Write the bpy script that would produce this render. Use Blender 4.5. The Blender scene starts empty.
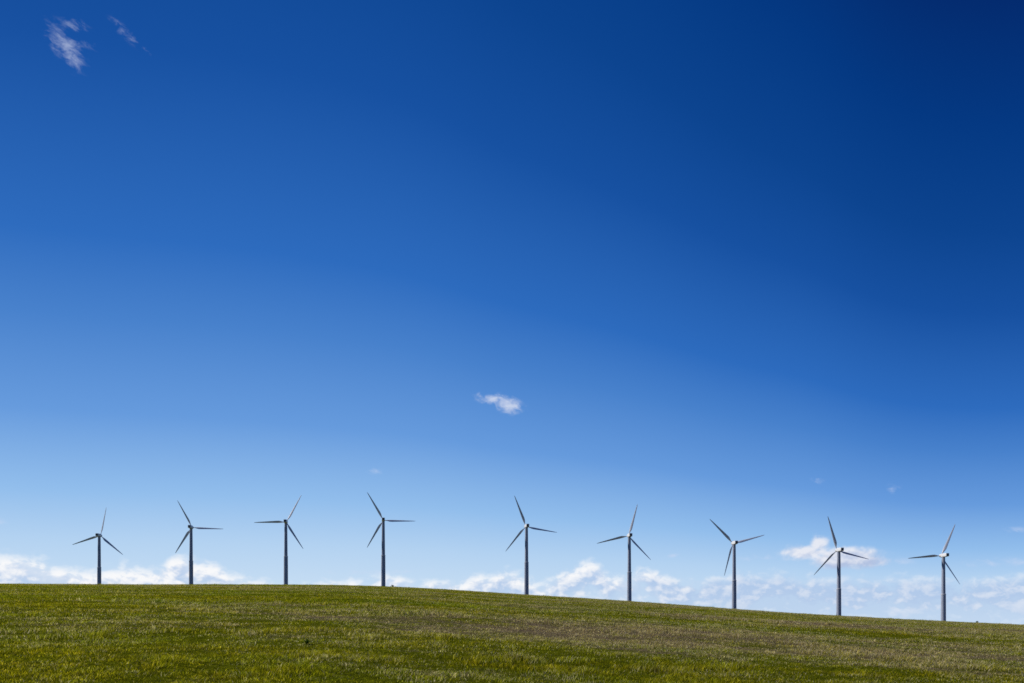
import bpy, math, random
import numpy as np
from mathutils import Vector, Matrix

rng = np.random.default_rng(7)
random.seed(7)
sc = bpy.context.scene
C = sc.collection
F = 804.0 / 1024.0            # focal length over sensor width
EYE = 1.7                     # the eye is 1.7 m over the turf; world z = 0 is eye level

# --------------------------------------------------------------------------------------------
# helpers
# --------------------------------------------------------------------------------------------
def mesh_obj(name, verts, faces, mat=None, parent=None, smooth=False):
    me = bpy.data.meshes.new(name)
    me.from_pydata([tuple(v) for v in verts], [], faces)
    me.validate()
    if smooth:
        me.polygons.foreach_set('use_smooth', [True] * len(me.polygons))
    o = bpy.data.objects.new(name, me)
    C.objects.link(o)
    if mat: me.materials.append(mat)
    o.parent = parent
    return o

def np_mesh(name, verts, tris, quads, mat, smooth=False):
    me = bpy.data.meshes.new(name)
    nv, nt, nq = len(verts), len(tris), len(quads)
    me.vertices.add(nv)
    me.vertices.foreach_set('co', np.ascontiguousarray(verts, dtype=np.float32).ravel())
    me.loops.add(nt * 3 + nq * 4)
    idx = np.concatenate([np.asarray(tris, np.int32).reshape(-1), np.asarray(quads, np.int32).reshape(-1)])
    me.loops.foreach_set('vertex_index', idx.astype(np.int32))
    me.polygons.add(nt + nq)
    st = np.concatenate([np.arange(nt) * 3, nt * 3 + np.arange(nq) * 4]).astype(np.int32)
    me.polygons.foreach_set('loop_start', st)
    if smooth:
        me.polygons.foreach_set('use_smooth', np.ones(nt + nq, dtype=bool))
    me.update(calc_edges=True)
    me.materials.append(mat)
    o = bpy.data.objects.new(name, me)
    C.objects.link(o)
    return o

class NT:
    """small wrapper to write node trees as expressions"""
    def __init__(s, tree): s.t = tree
    def n(s, typ, **kw):
        nd = s.t.nodes.new(typ)
        for k, v in kw.items(): setattr(nd, k, v)
        return nd
    def put(s, sock, v):
        if hasattr(v, 'is_output'): s.t.links.new(v, sock)
        else: sock.default_value = v
    def m(s, op, a, b=0.0, c=0.0, clamp=False):
        nd = s.n('ShaderNodeMath', operation=op, use_clamp=clamp)
        for i, v in enumerate((a, b, c)): s.put(nd.inputs[i], v)
        return nd.outputs[0]
    def vm(s, op, a, b=(0, 0, 0)):
        nd = s.n('ShaderNodeVectorMath', operation=op)
        s.put(nd.inputs[0], a); s.put(nd.inputs[1], b)
        return nd.outputs[0]
    def smooth(s, x, lo, hi, a=0.0, b=1.0):
        nd = s.n('ShaderNodeMapRange', interpolation_type='SMOOTHSTEP')
        for i, v in enumerate((x, lo, hi, a, b)): s.put(nd.inputs[i], v)
        return nd.outputs[0]
    def lin(s, x, lo, hi, a=0.0, b=1.0):
        nd = s.n('ShaderNodeMapRange')
        for i, v in enumerate((x, lo, hi, a, b)): s.put(nd.inputs[i], v)
        return nd.outputs[0]
    def noise(s, vec, scale, detail=2.0, rough=0.5, dist=0.0, lac=2.0):
        nd = s.n('ShaderNodeTexNoise')
        s.put(nd.inputs['Vector'], vec)
        for k, v in (('Scale', scale), ('Detail', detail), ('Roughness', rough), ('Distortion', dist), ('Lacunarity', lac)):
            s.put(nd.inputs[k], v)
        return nd.outputs['Fac']
    def mix(s, f, a, b, blend='MIX'):
        nd = s.n('ShaderNodeMix', data_type='RGBA', blend_type=blend)
        s.put(nd.inputs[0], f)
        for i, v in ((6, a), (7, b)):
            s.put(nd.inputs[i], v if hasattr(v, 'is_output') else (*v, 1.0)[:4])
        return nd.outputs[2]
    def xyz(s, x, y, z):
        nd = s.n('ShaderNodeCombineXYZ')
        for i, v in enumerate((x, y, z)): s.put(nd.inputs[i], v)
        return nd.outputs[0]
    def sep(s, v):
        nd = s.n('ShaderNodeSeparateXYZ'); s.put(nd.inputs[0], v)
        return nd.outputs
    def ramp(s, f, stops, interp='LINEAR'):
        nd = s.n('ShaderNodeValToRGB')
        cr = nd.color_ramp; cr.interpolation = interp
        while len(cr.elements) < len(stops): cr.elements.new(0.5)
        for e, (p, c) in zip(cr.elements, stops):
            e.position = p; e.color = (*c, 1.0)
        s.put(nd.inputs[0], f)
        return nd.outputs[0]

def srgb(r, g, b):
    f = lambda c: c / 12.92 if c <= 0.04045 else ((c + 0.055) / 1.055) ** 2.4
    return (f(r / 255), f(g / 255), f(b / 255))

def new_mat(name):
    m = bpy.data.materials.new(name); m.use_nodes = True
    t = m.node_tree
    for nd in list(t.nodes): t.nodes.remove(nd)
    q = NT(t)
    out = q.n('ShaderNodeOutputMaterial')
    return m, q, out

# --------------------------------------------------------------------------------------------
# terrain: a long, low hill; its brow is about 200 m off and it falls away behind
# --------------------------------------------------------------------------------------------
_bx = np.array([-400, -200, 0, 100, 250, 330, 382, 420, 450, 470, 526, 570, 630, 690, 734, 780, 840, 890, 943, 1010, 1060, 1200, 1500.])
_by = np.array([581, 582, 583.5, 584.2, 584.2, 584.6, 585.9, 587.6, 589.3, 590.6, 594.4, 596.9, 600.9, 605.3, 608.7, 612.1, 615.5, 618.4, 621, 624, 626, 631, 637.])
_us = np.linspace(-1.1, 1.1, 1201)
_bs = np.interp(_us, (_bx - 512) / 804.0, (630.0 + -_by - 0.5) / 804.0)
_k = np.exp(-0.5 * (np.arange(-40, 41) / 11.0) ** 2); _k /= _k.sum()
_bs = np.convolve(np.pad(_bs, 40, mode='edge'), _k, mode='valid')
_dp = np.polyfit([-.512, -.399, -.281, -.161, .018, .147, .278, .408, .538],
                 [167, 182, 207, 229, 233, 204, 189, 168, 165.], 4)

def vnoise(x, y, seed=0):
    xi = np.floor(x).astype(np.int64); yi = np.floor(y).astype(np.int64)
    fx = x - xi; fy = y - yi
    fx = fx * fx * (3 - 2 * fx); fy = fy * fy * (3 - 2 * fy)
    def h(a, b):
        n = (a * 374761393 + b * 668265263 + seed * 974634531) & 0xffffffff
        n = ((n ^ (n >> 13)) * 1274126177) & 0xffffffff
        n = n ^ (n >> 16)
        return (n & 0xffffff) / float(0xffffff)
    return (h(xi, yi) * (1 - fx) + h(xi + 1, yi) * fx) * (1 - fy) + (h(xi, yi + 1) * (1 - fx) + h(xi + 1, yi + 1) * fx) * fy

def height(x, y):
    x = np.asarray(x, float); y = np.asarray(y, float)
    u = np.clip(x / np.maximum(y, 0.5), -1.05, 1.05)
    brow = np.interp(u, _us, _bs)
    D = np.polyval(_dp, np.clip(u, -.56, .56))
    k = brow + 2 * EYE / D
    yp = np.maximum(y, 0)
    z = -EYE + k * yp - EYE * (yp / D) ** 2
    z = np.where(y < 0, -EYE + 0.02 * y, z)
    floor = -75.0
    z = np.where(z > floor + 30, z, floor + 30 * np.exp(np.clip((z - floor - 30) / 30, -30, 0)))
    fade = np.clip(np.hypot(x, y) / 20, 0, 1) * np.clip(1.6 - np.hypot(x, y) / 160, 0, 1)
    z = z + fade * (0.16 * (vnoise(x / 9, y / 7, 1) - .5) + 0.05 * (vnoise(x / 1.6, y / 1.3, 2) - .5))
    return z

# --------------------------------------------------------------------------------------------
# camera (level, with lens shift, so the towers stay upright)
# --------------------------------------------------------------------------------------------
cam = bpy.data.cameras.new('camera')
cam.sensor_width = 36.0
cam.lens = 36.0 * F
cam.shift_y = (630.0 - 341.5) / 1024.0
cam.clip_start = 0.1
cam.clip_end = 100000.0
co = bpy.data.objects.new('camera', cam); C.objects.link(co)
co.location = (0, 0, 0); co.rotation_euler = (math.radians(90), 0, 0)
sc.camera = co

# --------------------------------------------------------------------------------------------
# daylight
# --------------------------------------------------------------------------------------------
SUN_AZ, SUN_EL = math.radians(-75), math.radians(38)       # azimuth from +Y, clockwise
sd = Vector((math.sin(SUN_AZ) * math.cos(SUN_EL), math.cos(SUN_AZ) * math.cos(SUN_EL), math.sin(SUN_EL)))
sun = bpy.data.lights.new('sun', 'SUN')
sun.energy = 5.0; sun.angle = math.radians(0.53); sun.color = (1.0, 0.955, 0.88)
so = bpy.data.objects.new('sun', sun); C.objects.link(so)
so.rotation_euler = (-sd).to_track_quat('-Z', 'Y').to_euler()
so.location = (-60, 20, 60)

w = bpy.data.worlds.new('World'); sc.world = w
w.use_nodes = True
w.cycles.sampling_method = 'MANUAL'; w.cycles.sample_map_resolution = 512
for nd in list(w.node_tree.nodes): w.node_tree.nodes.remove(nd)
q = NT(w.node_tree)
wout = q.n('ShaderNodeOutputWorld')
bg = q.n('ShaderNodeBackground')
q.t.links.new(bg.outputs[0], wout.inputs[0])

def az_of(px): return math.atan((px - 512) / 804.0)
def tan_of(px, py): return (630 - py) / 804.0 * math.cos(az_of(px))

def float_curve(p, x, pts):
    nd = p.n('ShaderNodeFloatCurve')
    cv = nd.mapping.curves[0]
    nd.mapping.use_clip = False
    cv.points[0].location = pts[0]; cv.points[1].location = pts[-1]
    for pt in pts[1:-1]: cv.points.new(*pt)
    nd.mapping.update()
    p.put(nd.inputs['Value'], x)
    return nd.outputs[0]

# how high the far cloud bank stands, by compass direction
BANK = [(-400, 566), (-200, 560), (-90, 564), (-40, 556), (0, 553), (28, 555), (50, 562), (70, 566), (95, 569), (115, 565), (135, 565), (155, 568), (165, 561), (178, 555),
        (196, 559), (212, 560), (226, 571), (245, 577), (262, 579), (285, 584), (305, 583), (322, 578), (345, 575), (360, 580), (385, 576), (402, 575), (412, 582), (425, 582), (440, 579),
        (462, 578), (477, 573), (488, 577), (502, 570), (516, 573), (530, 580), (545, 584), (557, 574), (572, 567), (588, 561), (600, 567), (612, 574), (628, 576), (642, 569),
        (655, 570), (668, 577), (690, 579), (720, 576), (760, 574), (800, 576), (840, 579), (890, 577), (925, 579), (965, 578), (1000, 576), (1040, 573), (1120, 570), (1300, 575), (1500, 566)]

def build_sky():
    tc = q.n('ShaderNodeTexCoord')
    d = q.sep(tc.outputs['Generated'])
    hyp = q.m('SQRT', q.m('ADD', q.m('MULTIPLY', d[0], d[0]), q.m('MULTIPLY', d[1], d[1])))
    T = q.m('DIVIDE', d[2], q.m('MAXIMUM', hyp, 0.001))
    A = q.m('ARCTAN2', d[0], d[1])
    el = q.m('ARCTANGENT', T)
    sky = q.n('ShaderNodeTexSky', sky_type='NISHITA')
    sky.sun_disc = False
    sky.sun_elevation = SUN_EL; sky.sun_rotation = SUN_AZ
    sky.altitude = 300; sky.air_density = 1.0; sky.dust_density = 0.3; sky.ozone_density = 3.0
    nis = q.vm('MULTIPLY', sky.outputs[0], (0.10, 0.10, 0.10))
    # a clear, polarised sky: deepest at a right angle to the sun, pale at the horizon
    ratio = float_curve(q, q.lin(A, -math.pi, math.pi), [(0, .98), (.12, .90), (.25, .60), (.411, .475), (.46, .455), (.50, .50), (.5486, .64), (.589, .835), (.66, .95), (.78, 1.0), (1, .98)])
    eff = q.m('MULTIPLY', q.m('MULTIPLY', el, ratio), 2.0)
    f = q.lin(eff, 0.0, math.radians(60))
    deg = lambda a: a / 60.0
    grad = q.ramp(f, SKY_STOPS(deg))
    base = q.mix(0.985, nis, grad)

    # ---- clouds, as a function of direction
    P = q.xyz(A, q.m('MULTIPLY', T, 1.45), 0.37)
    LIGHT = (-0.0045, 0.0078, 0.0)
    P2 = q.vm('ADD', P, LIGHT)
    def fbm(v):
        n1 = q.noise(v, 58.0, 6.0, 0.56, 0.3)
        n2 = q.noise(v, 24.0, 2.0, 0.5)
        return q.m('SUBTRACT', q.m('ADD', q.m('MULTIPLY', n1, 0.60), q.m('MULTIPLY', n2, 0.40)), 0.5)
    nz = fbm(P); nz2 = fbm(P2)
    slope = q.m('SUBTRACT', nz, nz2)                       # >0 on the sides that face the light
    px = 1 / 804.0
    top = float_curve(q, q.lin(A, -0.9, 0.9), [((az_of(x) + .9) / 1.8, tan_of(x, y) * 8.0) for x, y in BANK])
    top = q.m('MULTIPLY', top, 0.125)
    wig = q.m('MULTIPLY', nz, 34 * px)
    depth = q.m('ADD', q.m('SUBTRACT', top, T), wig)         # depth below the cloud tops
    dpx = q.m('MULTIPLY', depth, 804.0)
    rightw = q.smooth(A, 0.13, 0.26)
    leftw = q.smooth(A, -0.12, -0.30)
    body = q.smooth(dpx, -4.5, 12.0)
    # gaps where the blue shows through, lower down in the middle of the view
    lump = q.smooth(q.m('ADD', nz, q.m('MULTIPLY', slope, 0.8)), -0.13, 0.15)
    hole = q.smooth(q.m('ADD', nz, q.m('MULTIPLY', q.m('MAXIMUM', q.m('SUBTRACT', dpx, 14.0), 0.0), -0.008)), -0.22, -0.02, 0.25, 1.0)
    hole = q.m('MAXIMUM', hole, q.m('ADD', q.m('MULTIPLY', leftw, 0.85), q.m('MULTIPLY', rightw, 0.60)))
    bank = q.m('MULTIPLY', body, hole)
    crest = q.smooth(dpx, 20.0, 1.0)
    edge = q.smooth(dpx, 9.0, 1.0)
    # heaped, bright heads in the left and the middle; a greyer sheet with a bright rim on the right
    lit = q.m('ADD', q.m('ADD', 0.10, q.m('MULTIPLY', lump, q.m('ADD', 0.52, q.m('MULTIPLY', rightw, -0.04)))), q.m('MULTIPLY', crest, q.m('SUBTRACT', 0.50, q.m('MULTIPLY', rightw, 0.38))))
    lit = q.m('ADD', lit, q.m('MULTIPLY', leftw, 0.18))
    lit = q.m('ADD', lit, q.m('MULTIPLY', rightw, q.m('SUBTRACT', q.m('MULTIPLY', edge, 0.30), 0.24)))
    lit = q.m('ADD', lit, q.m('MULTIPLY', slope, 1.6), clamp=True)
    bcol = q.mix(lit, srgb(172, 195, 230), srgb(248, 249, 251))
    bcol = q.mix(q.m('MULTIPLY', rightw, 0.12), bcol, srgb(176, 197, 228))
    bcol = q.mix(q.smooth(T, 0.028, 0.0, 0.0, 0.55), bcol, srgb(194, 214, 240))
    bank_a = q.m('MULTIPLY', bank, q.m('ADD', 0.70, q.m('MULTIPLY', lit, 0.30)))
    col = q.mix(bank_a, base, bcol)

    def blob(pxx, pyy, rx, ry, amp, rot=0.0):
        a, t = az_of(pxx), tan_of(pxx, pyy)
        kx = math.cos(a) ** 2 * px; ky = math.cos(a) * px
        mp = q.n('ShaderNodeMapping', vector_type='TEXTURE')
        q.put(mp.inputs['Vector'], q.xyz(q.m('MULTIPLY', q.m('SUBTRACT', A, a), 1 / kx), q.m('MULTIPLY', q.m('SUBTRACT', T, t), 1 / ky), 0.0))
        mp.inputs['Rotation'].default_value = (0, 0, rot)
        mp.inputs['Scale'].default_value = (rx, ry, 1)
        dt = q.n('ShaderNodeVectorMath', operation='DOT_PRODUCT')
        q.put(dt.inputs[0], mp.outputs[0]); q.put(dt.inputs[1], mp.outputs[0])
        return q.m('MULTIPLY', q.m('EXPONENT', q.m('MULTIPLY', dt.outputs['Value'], -1.0)), amp)
    def acc(lst):
        o = lst[0]
        for b in lst[1:]: o = q.m('MAXIMUM', o, b)
        return o
    R = math.radians
    # loose heaped clouds
    E1 = acc([blob(*b) for b in [(804, 552, 28, 9, 1.0), (818, 545, 12, 11, .9), (845, 558, 36, 11, 1.05), (868, 562, 24, 8, .95), (790, 552, 14, 7, .8)]])
    c1 = q.smooth(q.m('ADD', E1, q.m('MULTIPLY', nz, 1.7)), 0.22, 0.82)
    c1 = q.m('MULTIPLY', c1, q.smooth(E1, 0.10, 0.42))
    l1 = q.m('ADD', q.m('MULTIPLY', slope, 3.5), q.lin(T, tan_of(830, 570), tan_of(830, 548), 0.10, 0.95), clamp=True)
    col = q.mix(q.m('MULTIPLY', c1, 0.92), col, q.mix(l1, srgb(180, 194, 224), srgb(234, 236, 244)))
    # thin torn wisps
    vr = q.n('ShaderNodeVectorRotate', rotation_type='Z_AXIS')
    q.put(vr.inputs['Vector'], P); vr.inputs['Angle'].default_value = R(38)
    wn = q.noise(q.vm('MULTIPLY', vr.outputs[0], (1.0, 1.2, 1)), 58.0, 7.0, 0.62, 0.4)
    E2 = acc([blob(*b) for b in [(66, 46, 25, 14, 0.95, R(-46)), (74, 24, 18, 9, .62, R(12)), (88, 46, 12, 12, .40, 0), (48, 34, 10, 10, .42, 0), (126, 33, 18, 6.5, .74, R(-36)),
             (146, 50, 10, 4, .42, R(-30)), (375, 471, 12, 4.5, .47, 0), (893, 488, 10, 6, .74, 0), (818, 481, 10, 4.5, .66, 0), (1022, 530, 20, 4.5, .78, 0),
             (760, 558, 30, 5, .56, 0), (890, 562, 32, 5, .66, 0), (1000, 562, 50, 6, .66, 0), (375, 572, 80, 3.5, .60, R(2)), (0, 520, 12, 5, .66, 0), (672, 556, 10, 2.5, .60, R(12))]])
    c2 = q.smooth(q.m('ADD', E2, q.m('MULTIPLY', q.m('SUBTRACT', wn, 0.5), 2.3)), 0.22, 1.40)
    c2 = q.m('MULTIPLY', c2, q.smooth(E2, 0.08, 0.50))
    col = q.mix(q.m('MULTIPLY', c2, 0.58), col, srgb(206, 217, 241))
    # the one small white cloud in the middle of the sky
    E3 = acc([blob(*b) for b in [(508, 404, 17, 9, 1.08, R(-14)), (492, 399, 18, 6, .95, R(-8)), (481, 397, 8, 5, .80, 0)]])
    c3 = q.smooth(q.m('ADD', E3, q.m('MULTIPLY', q.m('SUBTRACT', wn, 0.5), 2.0)), 0.22, 1.25)
    c3 = q.m('MULTIPLY', c3, q.smooth(E3, 0.10, 0.50))
    l3 = q.m('ADD', 0.62, q.m('MULTIPLY', slope, 3.0), clamp=True)
    col = q.mix(q.m('MULTIPLY', c3, 0.80), col, q.mix(l3, srgb(176, 192, 228), srgb(224, 230, 243)))
    q.put(bg.inputs['Color'], col)
    bg.inputs['Strength'].default_value = 1.0

def SKY_STOPS(deg):
    return [(0.0, srgb(205, 225, 244)), (deg(3), srgb(196, 220, 243)), (deg(5.3), srgb(179, 210, 241)), (deg(8.1), srgb(146, 190, 236)),
            (deg(12.6), srgb(102, 155, 221)), (deg(17.8), srgb(71, 129, 204)), (deg(22), srgb(44, 107, 190)), (deg(30.8), srgb(20, 80, 161)),
            (deg(38), srgb(8, 67, 143)), (deg(47), srgb(0, 55, 129)), (deg(57), srgb(0, 40, 108))]
build_sky()

# --------------------------------------------------------------------------------------------
# materials
# --------------------------------------------------------------------------------------------
def field_patches(p, pos):
    """patches of the field in world space: (dry-straw amount, lushness)"""
    broad = p.noise(p.vm('MULTIPLY', pos, (0.022, 0.046, 0.0)), 1.0, 4.0, 0.58, 0.4)
    med = p.noise(p.vm('MULTIPLY', pos, (0.20, 0.26, 0.0)), 1.0, 3.0, 0.6)
    fine = p.noise(p.vm('MULTIPLY', pos, (1.5, 1.9, 0.0)), 1.0, 3.0, 0.6)
    dry = p.m('ADD', p.m('ADD', p.m('MULTIPLY', broad, 0.50), p.m('MULTIPLY', med, 0.30)), p.m('MULTIPLY', fine, 0.20))
    lush = p.m('ADD', p.m('MULTIPLY', p.noise(p.vm('MULTIPLY', pos, (0.07, 0.13, 0.0)), 1.0, 3.0, 0.55), 0.6), p.m('MULTIPLY', fine, 0.4))
    s = p.sep(pos)
    # more stubble towards the right-hand, lower side of the field
    dry = p.m('ADD', dry, p.lin(s[0], -50.0, 60.0, -0.045, 0.035))
    def area(cx, cy, rx, ry, amp):
        ex = p.m('MULTIPLY', p.m('SUBTRACT', s[0], cx), 1 / rx); ey = p.m('MULTIPLY', p.m('SUBTRACT', s[1], cy), 1 / ry)
        r2 = p.m('ADD', p.m('MULTIPLY', ex, ex), p.m('MULTIPLY', ey, ey))
        return p.m('MULTIPLY', p.m('EXPONENT', p.m('MULTIPLY', r2, -1.0)), amp)
    # worn, strawy ground in the middle of the field and along the foot of the brow; richer turf in front of it
    for a in ((9, 33, 22, 11, .075), (-48, 112, 60, 11, .070), (34, 62, 28, 14, .062), (-14, 21, 9, 2.2, .035), (-9, 15, 8, 2.6, -.045), (8, 17, 10, 3.5, -.040), (-22, 48, 26, 14, -.040), (30, 120, 50, 14, .03)):
        dry = p.m('ADD', dry, area(*a))
    return dry, lush

GRASS_BRIGHT = 1.0
mg, p, out = new_mat('grass_blades')
geo = p.n('ShaderNodeNewGeometry')
dry, lush = field_patches(p, geo.outputs['Position'])
at1 = p.n('ShaderNodeAttribute', attribute_name='rnd')
at2 = p.n('ShaderNodeAttribute', attribute_name='tip')
rnd = at1.outputs['Fac']; tip = at2.outputs['Fac']
green = p.ramp(rnd, [(0.0, (.055, .066, .003)), (0.28, (.200, .212, .006)), (0.7, (.340, .325, .010)), (0.92, (.46, .41, .020)), (1.0, (.74, .66, .10))])
green = p.mix(p.smooth(lush, 0.36, 0.66), p.mix(1.0, green, (1.18, 1.05, .85), 'MULTIPLY'), p.mix(1.0, green, (.70, .92, .8), 'MULTIPLY'))
rs = p.m('FRACT', p.m('MULTIPLY', rnd, 17.31))
straw = p.ramp(rs, [(0.0, (.13, .090, .038)), (0.5, (.43, .33, .160)), (0.85, (.62, .51, .28)), (1.0, (.82, .73, .48))])
sf = p.m('ADD', p.m('MULTIPLY', p.m('SUBTRACT', dry, 0.540), 8.5), p.m('MULTIPLY', p.m('SUBTRACT', rs, 0.5), 1.5))
sf = p.smooth(sf, -0.22, 0.42)
sf = p.m('MAXIMUM', sf, p.smooth(p.m('FRACT', p.m('MULTIPLY', rnd, 43.7)), 0.955, 0.97))
colr = p.mix(sf, green, straw)
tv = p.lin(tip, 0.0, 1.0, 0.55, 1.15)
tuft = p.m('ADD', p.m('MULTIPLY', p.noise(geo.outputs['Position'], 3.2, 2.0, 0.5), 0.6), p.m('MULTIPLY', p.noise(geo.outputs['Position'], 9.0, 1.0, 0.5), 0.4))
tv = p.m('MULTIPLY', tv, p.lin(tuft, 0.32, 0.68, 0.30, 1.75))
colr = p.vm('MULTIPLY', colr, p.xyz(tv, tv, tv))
df = p.n('ShaderNodeBsdfDiffuse'); tl = p.n('ShaderNodeBsdfTranslucent')
gl = p.n('ShaderNodeBsdfGlossy'); gl.inputs['Roughness'].default_value = 0.45
gl.inputs['Color'].default_value = (.9, .95, 1, 1)
p.put(df.inputs[0], colr); p.put(tl.inputs[0], p.vm('MULTIPLY', colr, (1.10, 1.12, .8)))
m1 = p.n('ShaderNodeMixShader'); m1.inputs[0].default_value = 0.48
p.t.links.new(df.outputs[0], m1.inputs[1]); p.t.links.new(tl.outputs[0], m1.inputs[2])
m2 = p.n('ShaderNodeMixShader'); m2.inputs[0].default_value = 0.0
p.t.links.new(m1.outputs[0], m2.inputs[1]); p.t.links.new(gl.outputs[0], m2.inputs[2])
p.t.links.new(m2.outputs[0], out.inputs[0])

ms, p, out = new_mat('field_soil_and_thatch')
geo = p.n('ShaderNodeNewGeometry')
pos = geo.outputs['Position']
dry, lush = field_patches(p, pos)
n1 = p.smooth(p.noise(pos, 7.0, 6.0, 0.72), 0.30, 0.70)
gcol = p.mix(n1, (.020, .027, .002), (.125, .138, .005))
dcol = p.mix(n1, (.060, .044, .026), (.190, .145, .090))
colr = p.mix(p.smooth(dry, 0.50, 0.60), gcol, dcol)
bs = p.n('ShaderNodeBsdfDiffuse')
p.put(bs.inputs['Color'], colr)
bmp = p.n('ShaderNodeBump'); bmp.inputs['Strength'].default_value = 0.8; bmp.inputs['Distance'].default_value = 0.05
p.put(bmp.inputs['Height'], n1); p.t.links.new(bmp.outputs[0], bs.inputs['Normal'])
p.t.links.new(bs.outputs[0], out.inputs[0])

def paint(name, lo, hi, rough=0.5, spec=0.25):
    m, p, out = new_mat(name)
    tc = p.n('ShaderNodeTexCoord')
    v = tc.outputs['Object']
    a = p.noise(p.vm('MULTIPLY', v, (1.2, 1.2, 0.10)), 1.0, 4.0, 0.6)
    b = p.noise(v, 0.35, 3.0, 0.5)
    f = p.m('ADD', p.m('MULTIPLY', a, .6), p.m('MULTIPLY', b, .4))
    col = p.mix(p.smooth(f, 0.35, 0.65), lo, hi)
    bs = p.n('ShaderNodeBsdfPrincipled')
    p.put(bs.inputs['Base Color'], col); bs.inputs['Roughness'].default_value = rough; bs.inputs['Specular IOR Level'].default_value = spec
    p.t.links.new(bs.outputs[0], out.inputs[0])
    return m
M_tower = paint('tower_grey_paint', (.25, .28, .36), (.31, .34, .42), .45)
M_joint = paint('flange_steel', (.46, .46, .48), (.56, .56, .58), .45)
M_nac = paint('nacelle_white_paint', (.60, .60, .61), (.72, .72, .72), .4)
M_vent = paint('vent_painted_shade', (.05, .055, .065), (.09, .095, .11), .6)  # dark tone puts the shade on the nacelle's rear end into the colour
M_blade = paint('blade_grey_gelcoat', (.44, .465, .53), (.52, .545, .61), .45)

def leafmat(name, lo, hi):
    m, p, out = new_mat(name)
    geo = p.n('ShaderNodeNewGeometry')
    n = p.noise(geo.outputs['Position'], 9.0, 3.0, .6)
    col = p.mix(n, lo, hi)
    df = p.n('ShaderNodeBsdfDiffuse'); tl = p.n('ShaderNodeBsdfTranslucent')
    p.put(df.inputs[0], col); p.put(tl.inputs[0], col)
    mx = p.n('ShaderNodeMixShader'); mx.inputs[0].default_value = .3
    p.t.links.new(df.outputs[0], mx.inputs[1]); p.t.links.new(tl.outputs[0], mx.inputs[2])
    p.t.links.new(mx.outputs[0], out.inputs[0])
    return m
M_weed = leafmat('weed_leaf', (.040, .080, .010), (.085, .140, .020))
M_stem = leafmat('weed_stem', (.05, .045, .02), (.09, .075, .035))

# --------------------------------------------------------------------------------------------
# the ground: one sheet out to the horizon
# --------------------------------------------------------------------------------------------
def build_ground():
    th_f = np.linspace(-0.80, 0.80, 321)
    th_b = np.linspace(0.80, 2 * math.pi - 0.80, 120)[1:-1]
    th = np.concatenate([th_f, th_b])
    r = np.concatenate([np.linspace(1.0, 8, 8), np.geomspace(8.4, 420, 230), np.geomspace(430, 60000, 70)])
    TH, RR = np.meshgrid(th, r)
    X = RR * np.sin(TH); Y = RR * np.cos(TH)
    V = np.stack([X, Y, height(X, Y)], -1).reshape(-1, 3)
    n, mr = len(th), len(r)
    i, j = np.meshgrid(np.arange(mr - 1), np.arange(n), indexing='ij')
    j2 = (j + 1) % n
    Q = np.stack([i * n + j, i * n + j2, (i + 1) * n + j2, (i + 1) * n + j], -1).reshape(-1, 4)[:, ::-1]
    V = np.vstack([V, [[0, 0, -EYE]]])
    jj = np.arange(n)
    Tt = np.stack([np.full(n, mr * n), (jj + 1) % n, jj], -1)[:, ::-1]
    o = np_mesh('ground', V, Tt, Q, ms, smooth=True)
    o['kind'] = 'structure'
build_ground()

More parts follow.
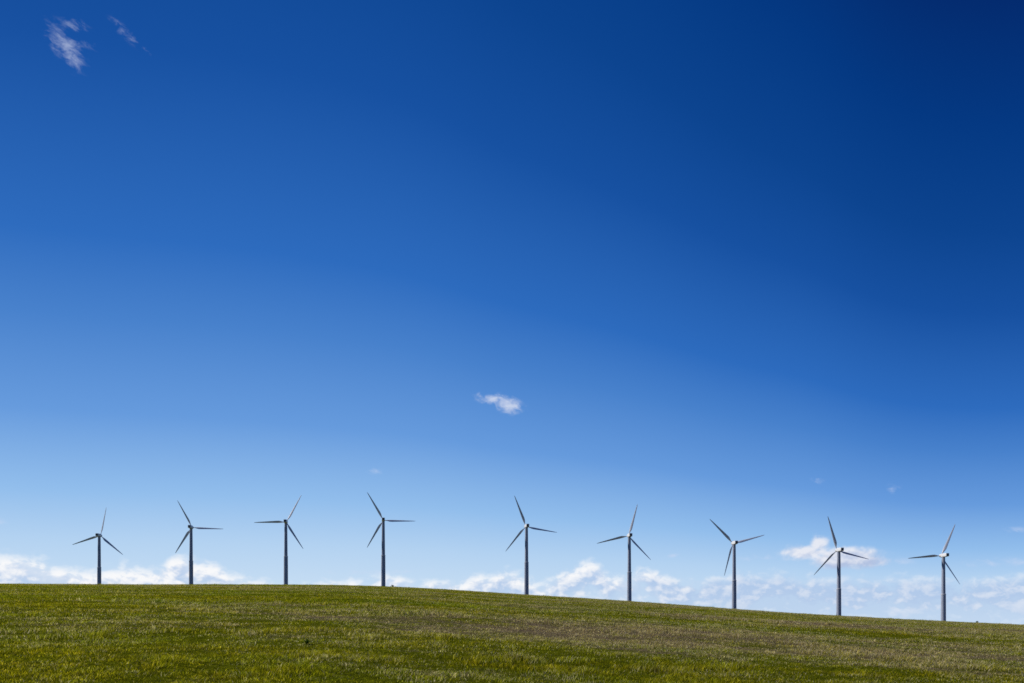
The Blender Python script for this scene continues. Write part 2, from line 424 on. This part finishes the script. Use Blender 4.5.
# --------------------------------------------------------------------------------------------
# the grass that covers it: single blades, thinner on the ground and broader with distance
# --------------------------------------------------------------------------------------------
def build_grass():
    Y0, Y1, N = 8.0, 270.0, 1950000
    e = 1.75
    def samp(n):
        # areal density falls as y^-e, the strip widens as y
        a = 2 - e
        t = rng.random(n)
        return (Y0 ** a + t * (Y1 ** a - Y0 ** a)) ** (1 / a)
    y = samp(N)
    y = np.where(y < 14, 14 - (14 - y) * 1.0, y)
    x = (rng.random(N) * 2 - 1) * (0.72 * y + 6.0)
    clump = vnoise(x / .38, y / .34, 5) * .45 + vnoise(x / 1.3, y / 1.0, 6) * .55
    clump = np.clip((clump - .5) * 1.7 + .5, 0, 1)
    big = vnoise(x / 7.0, y / 4.0, 8)
    keep = rng.random(N) < np.clip(0.14 + 1.1 * clump, 0, 1)
    x, y, clump, big = x[keep], y[keep], clump[keep], big[keep]
    n = len(x)
    z = height(x, y) - 0.01
    far = np.maximum(1.0, y / 15.0)
    wdt = 0.0085 * far ** 0.72 * (0.7 + 0.7 * rng.random(n))
    h = (0.020 + 0.040 * rng.random(n) ** 1.5 + 0.075 * np.clip(clump - .35, 0, 1)) * (0.75 + 0.5 * big) * (1 + 0.10 * np.minimum(far - 1, 6))
    # scattered ranker tufts, ragged against the mown turf
    tuft = vnoise(x / .9 + 31, y / .8 + 7, 11) * vnoise(x / 4.5 + 3, y / 3.5 + 9, 12)
    h = h * (1 + 1.5 * np.clip((tuft - .46) / .2, 0, 1))
    rnd = rng.random(n)
    stalk = (rnd * 43.7) % 1.0 > 0.95
    h = np.where(stalk, h * 1.25, h); wdt = np.where(stalk, wdt * 0.7, wdt)
    ang = rng.random(n) * math.pi * 2
    lean = h * (0.15 + 1.05 * rng.random(n)); la = rng.random(n) * math.pi * 2
    lx = np.cos(la) * lean + 0.12 * h; ly = np.sin(la) * lean
    wx, wy = np.cos(ang) * wdt * .5, np.sin(ang) * wdt * .5
    base = np.stack([x, y, z], -1)
    near = y < 60
    out_v, rn, tp, tris, quads = [], [], [], [], []
    # near: bent blades of two pieces
    i = np.where(near)[0]; k = len(i)
    W = np.stack([wx[i], wy[i], 0 * wx[i]], -1)
    mid = base[i] + np.stack([lx[i] * .32, ly[i] * .32, h[i] * .58], -1)
    top = base[i] + np.stack([lx[i], ly[i], h[i] * .96], -1)
    V = np.stack([base[i] - W, base[i] + W, mid + W * .75, mid - W * .75, top], 1).reshape(-1, 3)
    b = np.arange(k) * 5
    quads = np.stack([b, b + 1, b + 2, b + 3], -1)
    tris = [np.stack([b + 3, b + 2, b + 4], -1)]
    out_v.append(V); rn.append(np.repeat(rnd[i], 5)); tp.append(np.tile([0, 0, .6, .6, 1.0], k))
    # far: one leaning triangle each
    i = np.where(~near)[0]; k2 = len(i); off = k * 5
    W = np.stack([wx[i], wy[i], 0 * wx[i]], -1)
    top = base[i] + np.stack([lx[i], ly[i], h[i]], -1)
    V = np.stack([base[i] - W, base[i] + W, top], 1).reshape(-1, 3)
    b = off + np.arange(k2) * 3
    tris.append(np.stack([b, b + 1, b + 2], -1))
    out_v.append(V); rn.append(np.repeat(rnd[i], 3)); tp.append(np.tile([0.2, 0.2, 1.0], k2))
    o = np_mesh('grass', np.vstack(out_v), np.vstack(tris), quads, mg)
    for nm, arr in (('rnd', rn), ('tip', tp)):
        a = o.data.attributes.new(nm, 'FLOAT', 'POINT')
        a.data.foreach_set('value', np.concatenate(arr).astype(np.float32))
    o['kind'] = 'stuff'; o['label'] = 'short green and straw coloured field grass covering the hill'; o['category'] = 'grass'
build_grass()

# --------------------------------------------------------------------------------------------
# a few coarse weeds that stand out of the turf
# --------------------------------------------------------------------------------------------
def weed(px_az, dist, size, nleaf, label, seed):
    r = random.Random(seed)
    x = dist * math.tan(px_az); y = dist
    z = float(height(x, y))
    V, Fc, SV, SF = [], [], [], []
    for k in range(nleaf):
        a = k * 2.399 + r.uniform(-.3, .3)
        L = size * r.uniform(.55, 1.0); up = r.uniform(.6, 1.6); wd = L * r.uniform(.22, .32)
        b = len(V); d = (math.cos(a), math.sin(a)); s_ = (-d[1], d[0])
        h0 = size * r.uniform(0, .35)
        for t, wf, zz in ((0, .15, 0), (.3, .8, .30), (.6, 1.0, .46), (.85, .6, .42), (1.0, .03, .30)):
            rr = L * t * math.cos(up * .7); zc = h0 + L * zz * up
            for sg in (-1, 1):
                V.append((d[0] * rr + s_[0] * sg * wd * wf * .5, d[1] * rr + s_[1] * sg * wd * wf * .5, zc + (0.02 * size if sg < 0 else 0)))
        for i in range(4):
            Fc.append((b + 2 * i, b + 2 * i + 1, b + 2 * i + 3, b + 2 * i + 2))
    root = bpy.data.objects.new('weed', None); C.objects.link(root)
    root.location = (x, y, z - .01)
    root['label'] = label; root['category'] = 'weed'; root['group'] = 'dark weeds in the grass'
    mesh_obj('foliage', V, Fc, M_weed, root)
    n = 7
    hs = size * .62
    for ring in range(4):
        t = ring / 3
        for i in range(n):
            a = 2 * math.pi * i / n
            rr = size * .030 * (1 - .6 * t)
            SV.append((math.cos(a) * rr + .05 * size * t * t, math.sin(a) * rr, hs * t))
    for ring in range(3):
        for i in range(n):
            SF.append((ring * n + i, ring * n + (i + 1) % n, (ring + 1) * n + (i + 1) % n, (ring + 1) * n + i))
    mesh_obj('stem', SV, SF, M_stem, root)

A = lambda px: math.atan((px - 512) / 804.0)
weed(A(307), 19.0, .16, 26, 'small dark weed standing alone in the grass below the third turbine from the left', 1)
weed(A(392.5), 210.0, .62, 70, 'small tuft on the brow just right of the fourth turbine from the left', 5)
weed(A(977), 172.0, .5, 60, 'small tuft on the brow right of the rightmost turbine', 6)

# --------------------------------------------------------------------------------------------
# the wind turbines
# --------------------------------------------------------------------------------------------
HUB = 49.0
def lathe(profile, n=40, cap=True):
    V, Fc = [], []
    for z, r in profile:
        for i in range(n):
            a = 2 * math.pi * i / n
            V.append((r * math.cos(a), r * math.sin(a), z))
    m = len(profile)
    for j in range(m - 1):
        for i in range(n):
            Fc.append((j * n + i, j * n + (i + 1) % n, (j + 1) * n + (i + 1) % n, (j + 1) * n + i))
    if cap:
        Fc.append(tuple(range(n))[::-1]); Fc.append(tuple((m - 1) * n + i for i in range(n)))
    return V, Fc

def auto_smooth(o, ang=35):
    me = o.data
    me.polygons.foreach_set('use_smooth', [True] * len(me.polygons))
    me.set_sharp_from_angle(angle=math.radians(ang))

def loft(sections):
    V, Fc = [], []
    n = len(sections[0])
    for s_ in sections: V += s_
    for j in range(len(sections) - 1):
        for i in range(n):
            Fc.append((j * n + i, j * n + (i + 1) % n, (j + 1) * n + (i + 1) % n, (j + 1) * n + i))
    Fc.append(tuple(range(n))[::-1]); Fc.append(tuple((len(sections) - 1) * n + i for i in range(n)))
    return V, Fc

def blade_mesh():
    """span along +X, leading edge turned upwind (+Y)"""
    secs = []
    st = [(.55, .46, .46, 34), (1.3, .46, .46, 34), (2.2, .70, .42, 34), (3.4, 1.26, .34, 34), (4.6, 1.68, .30, 34), (6.0, 1.72, .26, 33),
          (8.5, 1.52, .21, 32), (11.5, 1.26, .17, 31), (14.5, 1.02, .13, 30), (17.5, .79, .10, 29), (20.0, .56, .07, 29),
          (21.3, .38, .05, 28), (21.85, .20, .03, 28), (22.0, .06, .015, 28)]
    n = 18
    for x, chord, th, pitch in st:
        b = math.radians(pitch)
        c = (math.sin(b), math.cos(b)); nr = (-math.cos(b), math.sin(b))
        rnd_ = max(0.0, min(1.0, (x - 1.3) / 3.0))
        sec = []
        for i in range(n):
            a = 2 * math.pi * i / n
            cx = math.cos(a) * .5
            ty = math.sin(a) * .5
            # aerofoil: blunt in front, drawn out behind
            fx = cx + (.5 - .32) * -1 * rnd_
            taper = 1 - rnd_ * .75 * max(0, -cx) * 2 * .9
            px_, py_ = fx * chord, ty * th * taper
            sec.append((x, c[0] * px_ + nr[0] * py_, c[1] * px_ + nr[1] * py_))
        secs.append(sec)
    return loft(secs)

def rounded_section(y, w_, h_, r, zc, n=6):
    out_ = []
    for cx, cz, a0 in ((w_ / 2 - r, h_ / 2 - r, 0), (-w_ / 2 + r, h_ / 2 - r, 90), (-w_ / 2 + r, -h_ / 2 + r, 180), (w_ / 2 - r, -h_ / 2 + r, 270)):
        for i in range(n):
            a = math.radians(a0 + 90 * i / (n - 1))
            out_.append((cx + r * math.cos(a), y, zc + cz + r * math.sin(a)))
    return out_[::-1]

PITCHES = []
def make_turbine():
    root = bpy.data.objects.new('wind_turbine', None); C.objects.link(root)
    root['category'] = 'wind turbine'; root['group'] = 'wind turbines in a row along the hill'
    zs = HUB - 24.5
    V, Fc = lathe([(-1.4, 1.52), (zs - .02, 1.38)])
    auto_smooth(mesh_obj('tower_base', V, Fc, M_tower, root))
    V, Fc = lathe([(zs - .012, 1.0), (zs - .012, 1.50), (zs + .30, 1.50), (zs + .42, 1.20), (zs + .42, 1.0)], cap=False)
    auto_smooth(mesh_obj('flange', V, Fc, M_joint, root))
    V, Fc = lathe([(zs + .1, 1.19), (HUB - 13, 1.09), (HUB - 1.5, .97), (HUB - 1.30, .98), (HUB - 1.16, .98)])
    auto_smooth(mesh_obj('tower', V, Fc, M_tower, root))
    S = [rounded_section(-4.3, 1.75, 1.75, .15, HUB + .05), rounded_section(-4.22, 1.95, 1.95, .22, HUB + .04), rounded_section(-3.0, 2.05, 2.1, .25, HUB),
         rounded_section(0.2, 2.15, 2.2, .32, HUB), rounded_section(1.2, 2.05, 2.05, .5, HUB), rounded_section(1.48, 1.7, 1.7, .65, HUB)]
    V, Fc = loft(S)
    nac = mesh_obj('nacelle', V, Fc, M_nac, root); auto_smooth(nac, 30)
    V, Fc = loft([rounded_section(-4.60, 1.35, 1.35, .12, HUB + .05), rounded_section(-4.302, 1.42, 1.42, .12, HUB + .05)])
    auto_smooth(mesh_obj('rear_vent', V, Fc, M_vent, nac), 30)
    prof = [(1.50, .95), (1.62, 1.08), (2.3, 1.12), (2.9, .98), (3.3, .68), (3.5, .34), (3.56, .02)]
    V, Fc = lathe(prof, 32)
    V = [(v[0], v[2], HUB + v[1]) for v in V]; Fc = [f[::-1] for f in Fc]
    auto_smooth(mesh_obj('hub', V, Fc, M_nac, root), 40)
    V, Fc = blade_mesh()
    blades = []
    b0 = mesh_obj('blade', V, Fc, M_blade, root); auto_smooth(b0, 50)
    blades.append(b0)
    for k in range(2):
        b = b0.copy(); C.objects.link(b); b.parent = root; blades.append(b)
    for b in blades: b.location = (0, 2.3, HUB)
    return root

def copy_tree(o, parent=None):
    c = o.copy(); C.objects.link(c); c.parent = parent
    for ch in o.children: copy_tree(ch, c)
    return c

spots = [(-312.0, 607.7, 79, 'leftmost wind turbine, lowest on the skyline, one blade nearly upright'),
         (-229.8, 575.7, 118, 'second wind turbine from the left, standing over a tall white cloud'),
         (-158.0, 561.7, 62, 'third wind turbine from the left, one blade pointing level to the left'),
         (-88.0, 549.7, 0, 'wind turbine at the top of the hill, one blade pointing level to the right'),
         (9.7, 537.7, 111, 'middle wind turbine of the row, the next one right of the hilltop'),
         (77.3, 529.7, 74, 'fourth wind turbine from the right, between two small white cloud heads'),
         (143.6, 519.7, 15, 'third wind turbine from the right, one blade hanging nearly straight down'),
         (203.1, 499.7, 106, 'second wind turbine from the right, nacelle in front of a loose white cloud'),
         (269.2, 501.7, 65, 'rightmost wind turbine, white nacelle seen from the side')]
bz = [22.6, 24.7, 26.7, 26.3, 20.5, 13.3, 7.3, 0.8, -2.4]
proto = make_turbine()
turbines = [proto] + [copy_tree(proto) for _ in spots[1:]]
yaws = [4, 5, 8, 9, 11, 6, 5, 7, 5]                              # each nacelle has turned into the wind by itself
for o, (x, y, ph, lab), z, yaw in zip(turbines, spots, bz, yaws):
    o.location = (x, y, z)
    o.rotation_euler = (0, 0, math.radians(yaw))
    o['label'] = lab
    bl = [c for c in o.children if c.name.startswith('blade')]
    for k, b in enumerate(bl):
        b.rotation_euler = (0, -math.radians(ph + 120 * k), 0)

# --------------------------------------------------------------------------------------------
# render settings
# --------------------------------------------------------------------------------------------
sc.render.engine = 'CYCLES'
sc.view_settings.view_transform = 'Standard'
sc.view_settings.look = 'None'
sc.view_settings.exposure = 0.0
sc.view_settings.gamma = 1.0
sc.cycles.use_denoising = False
sc.cycles.max_bounces = 6
sc.cycles.transparent_max_bounces = 8
sc.cycles.filter_width = 1.6
